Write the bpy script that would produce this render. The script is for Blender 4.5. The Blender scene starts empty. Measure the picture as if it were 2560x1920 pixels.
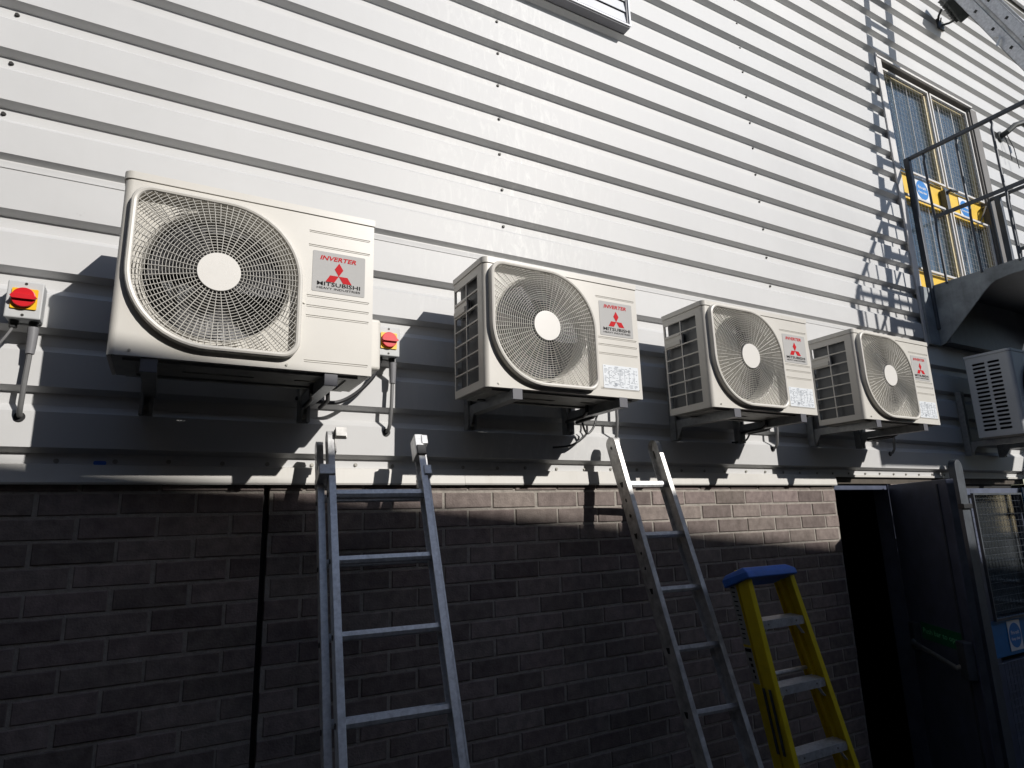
import bpy, bmesh, math, random
from mathutils import Vector, Matrix
from mathutils.geometry import tessellate_polygon
PI = math.pi
S = bpy.context.scene
col = S.collection
rnd = random.Random(7)

# ------------------------------------------------------------------ materials
MATS = {}
def mat(name, c, rough=.5, metal=0., var=.06, vscale=6., bump=0., bscale=80., spec=.5,
        c2=None, streak=0., island=0., dirt=None, coat=0.):
    if name in MATS: return MATS[name]
    m = bpy.data.materials.new(name); m.use_nodes = True
    nt = m.node_tree; N = nt.nodes; L = nt.links
    b = N['Principled BSDF']
    b.inputs['Roughness'].default_value = rough
    b.inputs['Metallic'].default_value = metal
    b.inputs['Specular IOR Level'].default_value = spec
    b.inputs['Coat Weight'].default_value = coat
    tc = N.new('ShaderNodeTexCoord')
    noise = N.new('ShaderNodeTexNoise'); noise.inputs['Scale'].default_value = vscale
    noise.inputs['Detail'].default_value = 6; noise.inputs['Roughness'].default_value = .62
    L.new(tc.outputs['Object'], noise.inputs['Vector'])
    ramp = N.new('ShaderNodeMapRange'); ramp.inputs['From Min'].default_value = .3; ramp.inputs['From Max'].default_value = .7
    L.new(noise.outputs['Fac'], ramp.inputs['Value'])
    mix = N.new('ShaderNodeMix'); mix.data_type = 'RGBA'
    d = c2 if c2 else tuple(v*(1-2*var) for v in c)
    u = c if c2 else tuple(min(1, v*(1+var)) for v in c)
    mix.inputs['A'].default_value = (*d, 1); mix.inputs['B'].default_value = (*u, 1)
    L.new(ramp.outputs['Result'], mix.inputs['Factor'])
    out = mix.outputs['Result']
    if streak:
        mp = N.new('ShaderNodeMapping'); mp.inputs['Scale'].default_value = (9, 9, .7)
        L.new(tc.outputs['Object'], mp.inputs['Vector'])
        n2 = N.new('ShaderNodeTexNoise'); n2.inputs['Scale'].default_value = 1.6; n2.inputs['Detail'].default_value = 8
        n2.inputs['Roughness'].default_value = .7
        L.new(mp.outputs['Vector'], n2.inputs['Vector'])
        r2 = N.new('ShaderNodeMapRange'); r2.inputs['From Min'].default_value = .52; r2.inputs['From Max'].default_value = .8
        r2.inputs['To Max'].default_value = streak
        L.new(n2.outputs['Fac'], r2.inputs['Value'])
        m2 = N.new('ShaderNodeMix'); m2.data_type = 'RGBA'
        m2.inputs['B'].default_value = (*(dirt or (.16, .13, .1)), 1)
        L.new(out, m2.inputs['A']); L.new(r2.outputs['Result'], m2.inputs['Factor'])
        out = m2.outputs['Result']
    if island:
        g = N.new('ShaderNodeNewGeometry')
        hs = N.new('ShaderNodeHueSaturation')
        mr = N.new('ShaderNodeMapRange'); mr.inputs['To Min'].default_value = 1-island; mr.inputs['To Max'].default_value = 1+island
        L.new(g.outputs['Random Per Island'], mr.inputs['Value']); L.new(mr.outputs['Result'], hs.inputs['Value'])
        mr3 = N.new('ShaderNodeMapRange'); mr3.inputs['To Min'].default_value = .485; mr3.inputs['To Max'].default_value = .515
        mul = N.new('ShaderNodeMath'); mul.operation = 'MULTIPLY'; mul.inputs[1].default_value = 7.31
        fr = N.new('ShaderNodeMath'); fr.operation = 'FRACT'
        L.new(g.outputs['Random Per Island'], mul.inputs[0]); L.new(mul.outputs[0], fr.inputs[0])
        L.new(fr.outputs[0], mr3.inputs['Value']); L.new(mr3.outputs['Result'], hs.inputs['Hue'])
        L.new(out, hs.inputs['Color']); out = hs.outputs['Color']
    L.new(out, b.inputs['Base Color'])
    rr = N.new('ShaderNodeMapRange'); rr.inputs['To Min'].default_value = max(0, rough-.08); rr.inputs['To Max'].default_value = min(1, rough+.1)
    L.new(noise.outputs['Fac'], rr.inputs['Value']); L.new(rr.outputs['Result'], b.inputs['Roughness'])
    if bump:
        n3 = N.new('ShaderNodeTexNoise'); n3.inputs['Scale'].default_value = bscale; n3.inputs['Detail'].default_value = 5
        L.new(tc.outputs['Object'], n3.inputs['Vector'])
        bp = N.new('ShaderNodeBump'); bp.inputs['Strength'].default_value = bump; bp.inputs['Distance'].default_value = .004
        L.new(n3.outputs['Fac'], bp.inputs['Height']); L.new(bp.outputs['Normal'], b.inputs['Normal'])
    MATS[name] = m
    return m

CLAD = mat('coated_steel_cladding', (.565, .565, .56), .50, 0, .035, 1.3, .22, 2.2, .34, streak=.12, dirt=(.46, .45, .43))
def add_smears(m):
    N = m.node_tree.nodes; L = m.node_tree.links; b = N['Principled BSDF']
    src = b.inputs['Base Color'].links[0].from_socket
    tc = N.new('ShaderNodeTexCoord'); sx = N.new('ShaderNodeSeparateXYZ'); L.new(tc.outputs['Object'], sx.inputs[0])
    def mth(op, a, b_=None, c=None):
        n = N.new('ShaderNodeMath'); n.operation = op
        for i, v in enumerate((a, b_, c)):
            if v is None: continue
            if isinstance(v, (int, float)): n.inputs[i].default_value = v
            else: L.new(v, n.inputs[i])
        return n.outputs[0]
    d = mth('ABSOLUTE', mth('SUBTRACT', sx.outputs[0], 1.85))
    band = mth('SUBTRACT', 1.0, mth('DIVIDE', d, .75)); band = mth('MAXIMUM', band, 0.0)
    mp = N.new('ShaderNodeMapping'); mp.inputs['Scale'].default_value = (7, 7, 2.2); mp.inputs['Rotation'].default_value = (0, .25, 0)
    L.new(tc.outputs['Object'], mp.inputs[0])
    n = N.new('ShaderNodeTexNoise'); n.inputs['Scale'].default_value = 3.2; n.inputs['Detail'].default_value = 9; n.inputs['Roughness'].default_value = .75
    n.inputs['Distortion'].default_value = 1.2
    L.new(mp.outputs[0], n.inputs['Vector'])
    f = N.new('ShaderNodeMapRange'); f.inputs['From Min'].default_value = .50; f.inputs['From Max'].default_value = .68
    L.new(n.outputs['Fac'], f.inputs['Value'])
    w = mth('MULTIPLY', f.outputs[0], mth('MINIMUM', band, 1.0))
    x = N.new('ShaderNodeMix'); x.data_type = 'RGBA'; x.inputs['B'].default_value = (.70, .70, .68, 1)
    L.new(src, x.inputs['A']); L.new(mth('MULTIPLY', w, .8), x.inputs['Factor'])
    # rare dark scuffs
    n2 = N.new('ShaderNodeTexNoise'); n2.inputs['Scale'].default_value = 9; n2.inputs['Detail'].default_value = 8; n2.inputs['Roughness'].default_value = .8
    L.new(tc.outputs['Object'], n2.inputs['Vector'])
    f2 = N.new('ShaderNodeMapRange'); f2.inputs['From Min'].default_value = .66; f2.inputs['From Max'].default_value = .74; f2.inputs['To Max'].default_value = .45
    L.new(n2.outputs['Fac'], f2.inputs['Value'])
    y = N.new('ShaderNodeMix'); y.data_type = 'RGBA'; y.inputs['B'].default_value = (.30, .28, .25, 1)
    L.new(x.outputs['Result'], y.inputs['A']); L.new(f2.outputs[0], y.inputs['Factor'])
    L.new(y.outputs['Result'], b.inputs['Base Color'])
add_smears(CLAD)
FLASH = mat('flashing_paint', (.60, .585, .55), .5, 0, .05, 3, .05, 30, .4, streak=.22, dirt=(.3, .26, .2))
BRICK = mat('brown_brick', (.25, .208, .19), .9, 0, .10, 22, .55, 130, .08, c2=(.150, .123, .113), island=.24, streak=.35, dirt=(.09, .08, .075))
MORTAR = mat('mortar', (.34, .31, .275), .95, 0, .14, 30, .6, 160, .15)
CREAM = mat('cream_enamel', (.60, .578, .53), .38, 0, .02, 4, .02, 20, .5)
CREAMSIDE = mat('cream_plastic', (.56, .54, .49), .45, 0, .02, 4)
WIRE = mat('grille_wire_cream', (.64, .62, .57), .4, 0, .02, 9)
HUB = mat('hub_badge', (.70, .68, .64), .35, 0, .01, 9)
FAN = mat('fan_blade_plastic', (.045, .045, .048), .45, 0, .1, 9)
COIL = mat('coil_fins', (.13, .135, .14), .5, .3, .1, 300)
DARK = mat('dark_interior', (.012, .012, .012), .8, 0, .1, 9)
BASE = mat('base_pan_steel', (.32, .32, .30), .5, .4, .15, 12)
GALV = mat('galvanised_steel', (.42, .43, .43), .42, .75, .16, 38, .08, 60, c2=(.28, .29, .30))
LABEL = mat('silver_label', (.43, .425, .415), .6, 0, .03, 5, spec=.3)
RED = mat('red_print', (.50, .008, .014), .6, 0, .02, spec=.15)
BLACKP = mat('black_print', (.012, .011, .012), .6, 0, .05, spec=.15)
WHITEP = mat('white_label', (.72, .75, .78), .4, 0, .02)
GREYP = mat('grey_print', (.33, .36, .40), .5, 0, .05)
GREENP = mat('green_print', (.25, .75, .4), .5, 0, .05)
ISO = mat('isolator_grey', (.50, .51, .51), .5, 0, .03, 10)
KNOB = mat('red_plastic', (.62, .012, .02), .3, 0, .03)
YEL = mat('yellow_plastic', (.85, .50, .01), .4, 0, .03)
BLK = mat('black_plastic', (.018, .018, .02), .45, 0, .1)
BOOT = mat('grey_rubber_boot', (.22, .22, .23), .4, 0, .06)
PIPE = mat('grey_conduit', (.17, .17, .17), .45, 0, .08)
ALU = mat('ladder_aluminium', (.78, .785, .79), .38, .5, .15, 55, .08, 90, c2=(.52, .52, .525), streak=.6, dirt=(.24, .23, .22))
ALUD = mat('ladder_aluminium_dull', (.62, .61, .59), .46, .45, .2, 24, .08, 60, streak=.5, dirt=(.10, .085, .06))
SPLAT = mat('dried_plaster_splash', (.5, .48, .44), .9, 0, .1)
FIBRE = mat('yellow_fibreglass', (.80, .61, .015), .38, 0, .07, 14, .05, 50, streak=.3, dirt=(.25, .17, .01))
CAPB = mat('blue_cap_plastic', (.03, .13, .50), .45, 0, .12, 20)
CAPM = mat('bracket_end_cap', (.11, .11, .125), .5, 0, .06)
U5M = mat('grey_enamel', (.58, .60, .61), .45, 0, .03, 5)
STICK = mat('sticker_pale', (.38, .38, .36), .5, 0, .05)
STEEL = mat('painted_grey_steel', (.075, .085, .10), .5, .15, .18, 9, .08, 50, streak=.35, dirt=(.05, .045, .04))
PLATE = mat('landing_plate_paint', (.30, .33, .345), .6, .1, .25, 5, .1, 40, streak=.5, dirt=(.07, .075, .075))
REVEAL = mat('reveal_brown', (.15, .14, .13), .6, 0, .1, 8)
TRIM = mat('pale_trim', (.60, .58, .56), .5, 0, .05, 8)
YDOOR = mat('yellow_door_paint', (.78, .50, .04), .45, 0, .06, 8)
LEAFP = mat('pale_leaf_paint', (.62, .52, .30), .5, 0, .06, 8)
CURT = mat('pleated_blind', (.15, .205, .25), .7, 0, .2, 16)
SIGNB = mat('sign_blue', (.02, .20, .55), .4, 0, .03)
SIGNW = mat('sign_white', (.76, .77, .78), .4, 0, .02)
BDOOR = mat('navy_door_paint', (.10, .115, .17), .38, 0, .15, 8, streak=.2, dirt=(.05, .05, .05))
BLUEP = mat('bright_blue_paint', (.01, .16, .42), .4, 0, .1, 8)
GREEND = mat('dark_green_sign', (.01, .16, .07), .5, 0, .05)
ASPH = mat('asphalt', (.045, .045, .045), .9, 0, .2, 40, .6, 200)
DRKB = mat('opposite_wall_brick', (.06, .048, .042), .9, 0, .2, 4, .4, 60)
LOUV = mat('louvre_white', (.66, .67, .70), .4, 0, .03, 6)
LOUVF = mat('louvre_frame_grey', (.17, .17, .185), .5, 0, .08, 6)
RUBB = mat('screw_head_dark', (.03, .028, .025), .5, .2, .1)
SCRW = mat('zinc_screw', (.35, .34, .31), .45, .7, .15, 40)
FLOOD = mat('floodlight_body', (.045, .05, .048), .5, .2, .25, 20)
LINT = mat('lintel_brown', (.09, .075, .06), .8, 0, .2, 10, .3, 60)

def pane_mat():
    m = bpy.data.materials.new('door_glass'); m.use_nodes = True
    N = m.node_tree.nodes; L = m.node_tree.links
    N.remove(N['Principled BSDF'])
    t = N.new('ShaderNodeBsdfTransparent'); t.inputs['Color'].default_value = (.93, .96, .98, 1)
    g = N.new('ShaderNodeBsdfGlossy'); g.inputs['Roughness'].default_value = .06
    lw = N.new('ShaderNodeLayerWeight'); lw.inputs['Blend'].default_value = .25
    f = N.new('ShaderNodeMath'); f.operation = 'MULTIPLY'; f.inputs[1].default_value = .4; L.new(lw.outputs['Facing'], f.inputs[0])
    x = N.new('ShaderNodeMixShader')
    L.new(f.outputs[0], x.inputs[0]); L.new(t.outputs[0], x.inputs[1]); L.new(g.outputs[0], x.inputs[2])
    L.new(x.outputs[0], N['Material Output'].inputs['Surface'])
    return m
GLASS = pane_mat()

# ------------------------------------------------------------------ mesh building
class MB:
    def __init__(s): s.v = []; s.f = []
    def add(s, vs, fs):
        o = len(s.v); s.v += [tuple(v) for v in vs]; s.f += [[i+o for i in f] for f in fs]; return s
    def box(s, x0, x1, y0, y1, z0, z1, M=None):
        vs = [Vector((x, y, z)) for x in (x0, x1) for y in (y0, y1) for z in (z0, z1)]
        if M is not None: vs = [M @ v for v in vs]
        return s.add(vs, [(0, 1, 3, 2), (4, 6, 7, 5), (0, 4, 5, 1), (2, 3, 7, 6), (0, 2, 6, 4), (1, 5, 7, 3)])
    def prism(s, poly, fn, d0, d1):
        """poly 2-D list; fn(a,b,d)->xyz; solid between d0 and d1"""
        n = len(poly)
        vs = [fn(a, b, d0) for a, b in poly]+[fn(a, b, d1) for a, b in poly]
        tri = tessellate_polygon([[Vector((a, b, 0)) for a, b in poly]])
        fs = [tuple(t) for t in tri]+[tuple(i+n for i in reversed(t)) for t in tri]
        fs += [(i, (i+1) % n, (i+1) % n+n, i+n) for i in range(n)]
        return s.add(vs, fs)
    def plate(s, outer, holes, fn, d0, d1, back=False):
        """plate with holes; face at d0, hole and outer walls to d1"""
        loops = [outer]+holes
        tri = tessellate_polygon([[Vector((a, b, 0)) for a, b in l] for l in loops])
        flat = [p for l in loops for p in l]; n = len(flat)
        vs = [fn(a, b, d0) for a, b in flat]+[fn(a, b, d1) for a, b in flat]
        fs = [tuple(t) for t in tri]
        if back: fs += [tuple(i+n for i in reversed(t)) for t in tri]
        o = 0
        for l in loops:
            m = len(l); fs += [(o+i, o+(i+1) % m, o+(i+1) % m+n, o+i+n) for i in range(m)]; o += m
        return s.add(vs, fs)
    def tube(s, pts, r, n=6, closed=False, caps=True, r1=None):
        pts = [Vector(p) for p in pts]; m = len(pts); rings = []
        up = None
        for i, p in enumerate(pts):
            if closed: t = pts[(i+1) % m]-pts[i-1]
            else: t = pts[min(i+1, m-1)]-pts[max(i-1, 0)]
            t.normalize()
            if up is None:
                up = Vector((0, 0, 1)) if abs(t.z) < .9 else Vector((1, 0, 0))
            a = up-t*up.dot(t)
            if a.length < 1e-6: a = t.orthogonal()
            a.normalize(); up = a; b = t.cross(a)
            rr = r if r1 is None else r+(r1-r)*i/(m-1)
            rings.append([p+(a*math.cos(2*PI*k/n)+b*math.sin(2*PI*k/n))*rr for k in range(n)])
        vs = [v for R in rings for v in R]; fs = []
        for i in range(m if closed else m-1):
            j = (i+1) % m
            for k in range(n): fs.append((i*n+k, i*n+(k+1) % n, j*n+(k+1) % n, j*n+k))
        if not closed and caps: fs += [tuple(range(n-1, -1, -1)), tuple((m-1)*n+k for k in range(n))]
        return s.add(vs, fs)
    def cyl(s, p, d, r, h, n=20, r1=None):
        p = Vector(p); d = Vector(d).normalized()
        return s.tube([p, p+d*h], r, n, r1=r1)
    def bar(s, p, q, a, b, up=(0, 0, 1)):
        """rectangular bar from p to q; width a across (perp. to up), thickness b along up"""
        p = Vector(p); q = Vector(q); t = (q-p).normalized(); u = Vector(up); u = (u-t*u.dot(t)).normalized(); w = t.cross(u)
        vs = [c+w*x*a/2+u*y*b/2 for c in (p, q) for x in (-1, 1) for y in (-1, 1)]
        return s.add(vs, [(0, 1, 3, 2), (4, 6, 7, 5), (0, 4, 5, 1), (2, 3, 7, 6), (0, 2, 6, 4), (1, 5, 7, 3)])
    def profile(s, p, q, poly, u, w):
        """extrude 2-D poly (a along u, b along w) from p to q"""
        p = Vector(p); q = Vector(q); u = Vector(u); w = Vector(w)
        L = q-p
        return s.prism(poly, lambda a, b, d: p+u*a+w*b+L*d, 0, 1)
    def build(s, name, m, parent=None, bevel=0, smooth=False, seg=2, rec=True, loc=None):
        me = bpy.data.meshes.new(name); me.from_pydata(s.v, [], s.f); me.update()
        if rec:
            bm = bmesh.new(); bm.from_mesh(me)
            bmesh.ops.recalc_face_normals(bm, faces=bm.faces); bm.to_mesh(me); bm.free()
        me.materials.append(m)
        o = bpy.data.objects.new(name, me); col.objects.link(o)
        if parent is not None: o.parent = parent
        if loc: o.location = loc
        if smooth:
            for p in me.polygons: p.use_smooth = True
            try: me.set_sharp_from_angle(angle=math.radians(35))
            except Exception: pass
        if bevel:
            md = o.modifiers.new('bevel', 'BEVEL'); md.width = bevel; md.segments = seg; md.limit_method = 'ANGLE'
            md.angle_limit = math.radians(40)
        return o

def thing(name, label, cat, loc=(0, 0, 0), group=None, kind=None):
    o = bpy.data.objects.new(name, None); col.objects.link(o); o.location = loc
    o.empty_display_size = .1
    tag(o, label, cat, group, kind); return o
def tag(o, label=None, cat=None, group=None, kind=None):
    if label: o['label'] = label
    if cat: o['category'] = cat
    if group: o['group'] = group
    if kind: o['kind'] = kind
    return o
def dup(root, loc, label):
    r = root.copy(); col.objects.link(r); r.location = loc; r['label'] = label
    for ch in list(root.children):
        c = ch.copy(); col.objects.link(c); c.parent = r
        for g in list(ch.children):
            d = g.copy(); col.objects.link(d); d.parent = c
    return r
def arc(cx, cz, r, a0, a1, n):
    return [(cx+r*math.cos(math.radians(a0+(a1-a0)*i/n)), cz+r*math.sin(math.radians(a0+(a1-a0)*i/n))) for i in range(n+1)]
def circ(cx, cz, r, n=24):
    return [(cx+r*math.cos(2*PI*i/n), cz+r*math.sin(2*PI*i/n)) for i in range(n)]
def rrect(x0, x1, z0, z1, r, n=5):
    if not isinstance(r, (list, tuple)): r = (r,)*4   # BL BR TR TL
    return (arc(x0+r[0], z0+r[0], r[0], 180, 270, n)+arc(x1-r[1], z0+r[1], r[1], 270, 360, n)
            + arc(x1-r[2], z1-r[2], r[2], 0, 90, n)+arc(x0+r[3], z1-r[3], r[3], 90, 180, n))
XZ = lambda a, b, d: (a, d, b)

def text_mesh(body, size, width, bold=0., shear=0., align='CENTER'):
    """flat lettering as raw mesh data in (x, z); scaled to the given width"""
    cu = bpy.data.curves.new('lettering', 'FONT'); cu.body = body; cu.size = 1; cu.offset = bold; cu.shear = shear
    cu.resolution_u = 2
    o = bpy.data.objects.new('lettering', cu); col.objects.link(o)
    dg = bpy.context.evaluated_depsgraph_get(); dg.update()
    me = bpy.data.meshes.new_from_object(o.evaluated_get(dg))
    vs = [v.co.copy() for v in me.vertices]; fs = [tuple(p.vertices) for p in me.polygons]
    bpy.data.objects.remove(o); bpy.data.curves.remove(cu); bpy.data.meshes.remove(me)
    x0 = min(v.x for v in vs); x1 = max(v.x for v in vs); y0 = min(v.y for v in vs); y1 = max(v.y for v in vs)
    return [((v.x-(x0+x1)/2)/(x1-x0)*width, (v.y-y0)/(y1-y0)*size) for v in vs], fs
TXT = {}
def lettering(mb, body, cx, z0, y, width, height, bold=0., shear=0., fn=None):
    k = (body, width, height, bold, shear)
    if k not in TXT: TXT[k] = text_mesh(body, height, width, bold, shear)
    vs, fs = TXT[k]
    if fn is None: fn = lambda a, b: (cx+a, y, z0+b)
    mb.add([fn(a, b) for a, b in vs], fs)

# ------------------------------------------------------------------ key dimensions
YC = .10                 # outer face of the cladding ribs
YV = .135                # valley of the cladding
YB = .13                 # brick face
GZ = -2.10               # ground level
ZB = .192; PITCH = .205  # lowest rib edge and rib pitch
TOPZ = 5.86
DX0, DX1, DZ0, DZ1 = 5.53, 7.085, 1.60, 3.785   # opening of the upper door

# ------------------------------------------------------------------ setting
g = MB().add([(-60, -60, GZ), (60, -60, GZ), (60, 40, GZ), (-60, 40, GZ)], [(0, 1, 2, 3)]).build('ground', ASPH)
tag(g, kind='structure')

# ------------------------------------------------------------------ warehouse
bld = thing('warehouse', 'long industrial building with pale ribbed metal cladding above dark brown brickwork', 'building', (2, .2, GZ))
def P(mb, name, m, **k):
    o = mb.build(name, m, None, **k)
    o.parent = bld; o.matrix_parent_inverse = Matrix.Translation((-2, -.2, -GZ))
    return o
def SP(mb, name, m, par, **k):      # sub-part, world coordinates
    o = mb.build(name, m, par, **k)
    o.matrix_parent_inverse = Matrix.Translation((0, 0, 0)); return o

prof = []                # (y, z) downwards
k = int((TOPZ-ZB)/PITCH)+1
prof.append((YC, TOPZ))
for i in range(k, -1, -1):
    z1 = ZB+i*PITCH
    if z1 < TOPZ-.02:
        prof.append((YC, z1)); 
        zt = z1-.016
        if i == 5:      # sheet overlap: upper sheet ends with a lip
            prof += [(YV-.012, zt), (YV-.012, zt-.006), (YV-.018, zt-.008), (YV-.014, zt-.036), (YC-.003, zt-.038), (YC-.003, zt-.041), (YC, zt-.043)]
        elif i == 0:
            prof += [(YV, zt), (YV, .132)]
        else:
            prof += [(YV, zt), (YV, zt-.042), (YC, zt-.042-.028)]
# cut at opening heights
def cut(pr, z):
    out = []
    for a, b in zip(pr, pr[1:]):
        out.append(a)
        if (a[1]-z)*(b[1]-z) < 0:
            t = (a[1]-z)/(a[1]-b[1]); out.append((a[0]+(b[0]-a[0])*t, z))
    out.append(pr[-1]); return out
prof = cut(cut(prof, DZ0), DZ1)
m = MB()
for (a, b) in zip(prof, prof[1:]):
    zc = (a[1]+b[1])/2
    xs = [(-5, DX0), (DX1, 16)] if DZ0 < zc < DZ1 else [(-5, 16)]
    for x0, x1 in xs:
        m.add([(x0, a[0], a[1]), (x1, a[0], a[1]), (x1, b[0], b[1]), (x0, b[0], b[1])], [(0, 3, 2, 1)])
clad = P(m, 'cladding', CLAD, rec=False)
# vertical sheet laps: faint joints
def screw(x, y, z, r=.008, par=None, mt=RUBB, name='screw', d=.006):
    return SP(MB().cyl((x, y, z), (0, -1, 0), r*1.25, .0015, 12).cyl((x, y-.0015, z), (0, -1, 0), r, d, 6), name, mt, par)
for cx in (-.262, 1.76, 3.78, 7.62):
    for i in range(5, 26 if cx > 1 else 14):
        zz = ZB+i*PITCH-.016-.021
        if cx > 7 and i > 16: continue
        screw(cx+rnd.uniform(-.006, .006), YV, zz+rnd.uniform(-.003, .003), .0066, clad)
x = -.30
while x < 5.6:
    screw(x+rnd.uniform(-.01, .01), YV, .152+rnd.uniform(-.002, .002), .0065, clad, SCRW, d=.005)
    x += .166
# roof edge capping
P(MB().prism([(YC-.045, TOPZ-.09), (YC-.045, TOPZ+.05), (YC+.4, TOPZ+.05), (YC+.4, TOPZ+.02), (YC-.02, TOPZ+.02), (YC-.02, TOPZ-.09)],
             lambda a, b, d: (d, a, b), -5, 16), 'roof_edge_trim', CLAD)
P(MB().box(-5, 16, .55, 12, TOPZ-.05, TOPZ+.02), 'roof', CLAD)
# flashing over the brickwork (stops at the lower doorway)
fp = [(YV+.02, .144), (.114, .137), (.105, .078), (.108, .071), (.119, .071), (.119, .074), (.111, .079), (.119, .132), (YV+.02, .139)]
m = MB(); m.prism(fp, lambda a, b, d: (d, a, b), -5, 1.52); m.prism(fp, lambda a, b, d: (d, a+.0006, b+.0008), 1.5215, 4.165); m.prism(fp, lambda a, b, d: (d, a, b), 6.75, 16)
P(m, 'flashing', FLASH)
P(MB().box(4.165, 6.75, YV-.012, YV+.1, .128, .142), 'lintel_strip', FLASH)
P(MB().box(4.165, 6.75, YB+.012, YB+.25, .085, .128), 'lintel', LINT)

# brickwork
BW, BH = .2369, .0790
def bricks(mb, mo, x0, x1, off, z_top=.118, z_bot=GZ):
    mo.box(x0, x1, YB+.0045, YB+.10, z_bot, z_top)
    r = -2
    while True:
        zc = .0048-r*BH
        z1 = min(zc+BH/2-.0055, z_top-.002); z0 = max(zc-BH/2+.0055, z_bot)
        if z1 < z_bot+.01: break
        if z1-z0 > .006:
            ph = off+(0 if r % 2 == 0 else BW/2)
            n = math.floor((x0-ph)/BW)-1
            while ph+n*BW < x1:
                a = ph+n*BW+.005+rnd.uniform(-.003, .003); b = ph+(n+1)*BW-.006+rnd.uniform(-.003, .003); n += 1
                a = max(a, x0); b = min(b, x1)
                if b-a < .02: continue
                dy = rnd.uniform(-.0016, .0016); j = [rnd.uniform(-.0018, .0018) for _ in range(8)]
                y = YB+dy; c = .003
                # bevelled front
                vs = [(a, y+.02, z0+j[0]), (b, y+.02, z0+j[1]), (b, y+.02, z1+j[2]), (a, y+.02, z1+j[3]),
                      (a, y+c, z0+j[0]), (b, y+c, z0+j[1]), (b, y+c, z1+j[2]), (a, y+c, z1+j[3]),
                      (a+c, y, z0+j[0]+c), (b-c, y, z0+j[1]+c), (b-c, y, z1+j[2]-c), (a+c, y, z1+j[3]-c)]
                fs = [(8, 9, 10, 11)]
                for q in range(4):
                    w = (q+1) % 4; fs += [(4+q, 4+w, 8+w, 8+q), (q, w, 4+w, 4+q)]
                mb.add(vs, fs)
        r += 1
bk = MB(); mo = MB()
bricks(bk, mo, -4.2, .684, -.0183-BW*0)
bricks(bk, mo, .706, 4.165, 2.849)
bricks(bk, mo, 4.80, 5.70, 2.849, .083)
bricks(bk, mo, 6.72, 14, 2.849, .083)
bw = P(bk, 'brick_wall', BRICK)
SP(mo, 'mortar', MORTAR, bw)
SP(MB().box(.684, .706, YB+.035, YB+.1, GZ, .12), 'expansion_joint', BLK, bw)
# dark room behind the open doorway
m = MB(); m.add([(4.1, .23, GZ), (4.1, 3, GZ), (4.1, 3, .3), (4.1, .23, .3), (5.8, .23, GZ), (5.8, 3, GZ), (5.8, 3, .3), (5.8, .23, .3)],
                [(0, 1, 2, 3), (4, 7, 6, 5), (1, 5, 6, 2), (3, 2, 6, 7), (0, 4, 5, 1)])
P(m, 'dark_room', DARK, rec=False)
P(MB().box(4.150, 4.176, YB+.02, YB+.13, GZ, .085).box(4.79, 4.83, YB+.02, YB+.13, GZ, .085).box(4.176, 4.79, YB+.03, YB+.13, .045, .084), 'doorway_frame', BDOOR, bevel=.003)

# open leaf with push bar
hx, hy = 4.782, .12; ang = math.atan2(-.56, -.39)
leafw = .70
def leafM(a, b, c):       # a along leaf from hinge, b thickness (+ = inner face side), c height
    dx, dy = math.cos(ang), math.sin(ang); nx, ny = -(-dy)*-1, 0
    n = Vector((dy, -dx, 0))       # inner normal: points left and to the wall
    if n.x > 0: n = -n
    return Vector((hx+dx*a+n.x*b, hy+dy*a+n.y*b, c))
class LM:
    def __init__(s): s.m = MB()
    def box(s, a0, a1, b0, b1, c0, c1):
        vs = [leafM(a, b, c) for a in (a0, a1) for b in (b0, b1) for c in (c0, c1)]
        s.m.add(vs, [(0, 1, 3, 2), (4, 6, 7, 5), (0, 4, 5, 1), (2, 3, 7, 6), (0, 2, 6, 4), (1, 5, 7, 3)]); return s
leaf = P(LM().box(0, leafw, -.022, .022, GZ+.02, .075).m, 'door', BDOOR, bevel=.003)
leaf['label'] = 'open navy door leaf with push bar'
SP(LM().box(.60, .612, .0222, .030, GZ+.02, .05).box(leafw-.006, leafw+.004, -.018, .018, GZ+.05, .05).m, 'edge_strip', STEEL, leaf)
pm = MB(); pm.tube([leafM(.12, .075, -.93), leafM(.40, .085, -.955), leafM(.60, .08, -.985)], .014, 10)
pm.tube([leafM(.60, .08, -.985), leafM(.63, .055, -.96), leafM(.64, .02, -.93)], .016, 10)
pm.tube([leafM(.12, .075, -.93), leafM(.10, .02, -.90)], .016, 10)
SP(pm, 'push_bar', GALV, leaf, smooth=True)
SP(LM().box(.61, .69, .0225, .075, -1.03, -.83).m.add([], []), 'latch_box', STEEL, leaf, bevel=.006)
SP(LM().box(.07, .13, .0225, .065, -.98, -.81).m, 'hinge_box', STEEL, leaf, bevel=.006)
SP(LM().box(.15, .60, .0225, .0245, -.90, -.80).m, 'sign_plate', GREEND, leaf)
pm = MB()
lettering(pm, 'Push bar to open', 0, 0, 0, .40, .042, .01, fn=lambda a, b: leafM(.375+a, .0262, -.872+b))
SP(pm, 'sign_lettering', GREENP, leaf)

# steel post with rounded top beside the blue door
post = thing('steel_post', 'dark steel upright with a rounded top beside the open navy door', 'post', (5.48, .02, GZ))
def child(mb, name, mt, par, **k):
    o = mb.build(name, mt, par, **k)
    l = par.location if par.parent is None else Vector((0, 0, 0))
    o.matrix_parent_inverse = Matrix.Translation(-par.location); return o
m = MB(); h = .215
m.prism([(GZ, -.052), (h-.02, -.052)]+[(h-.02+.06*math.sin(t), -.052*math.cos(t)) for t in [PI*i/12 for i in range(1, 12)]]+[(h-.02, .052), (GZ, .052)],
        lambda a, b, d: (5.46+b, d, a), .0, .05)
child(m, 'upright', STEEL, post, bevel=.004)
child(MB().box(5.40, 5.52, -.018, .055, -.10, -.065), 'clamp', BLK, post, bevel=.004)

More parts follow.
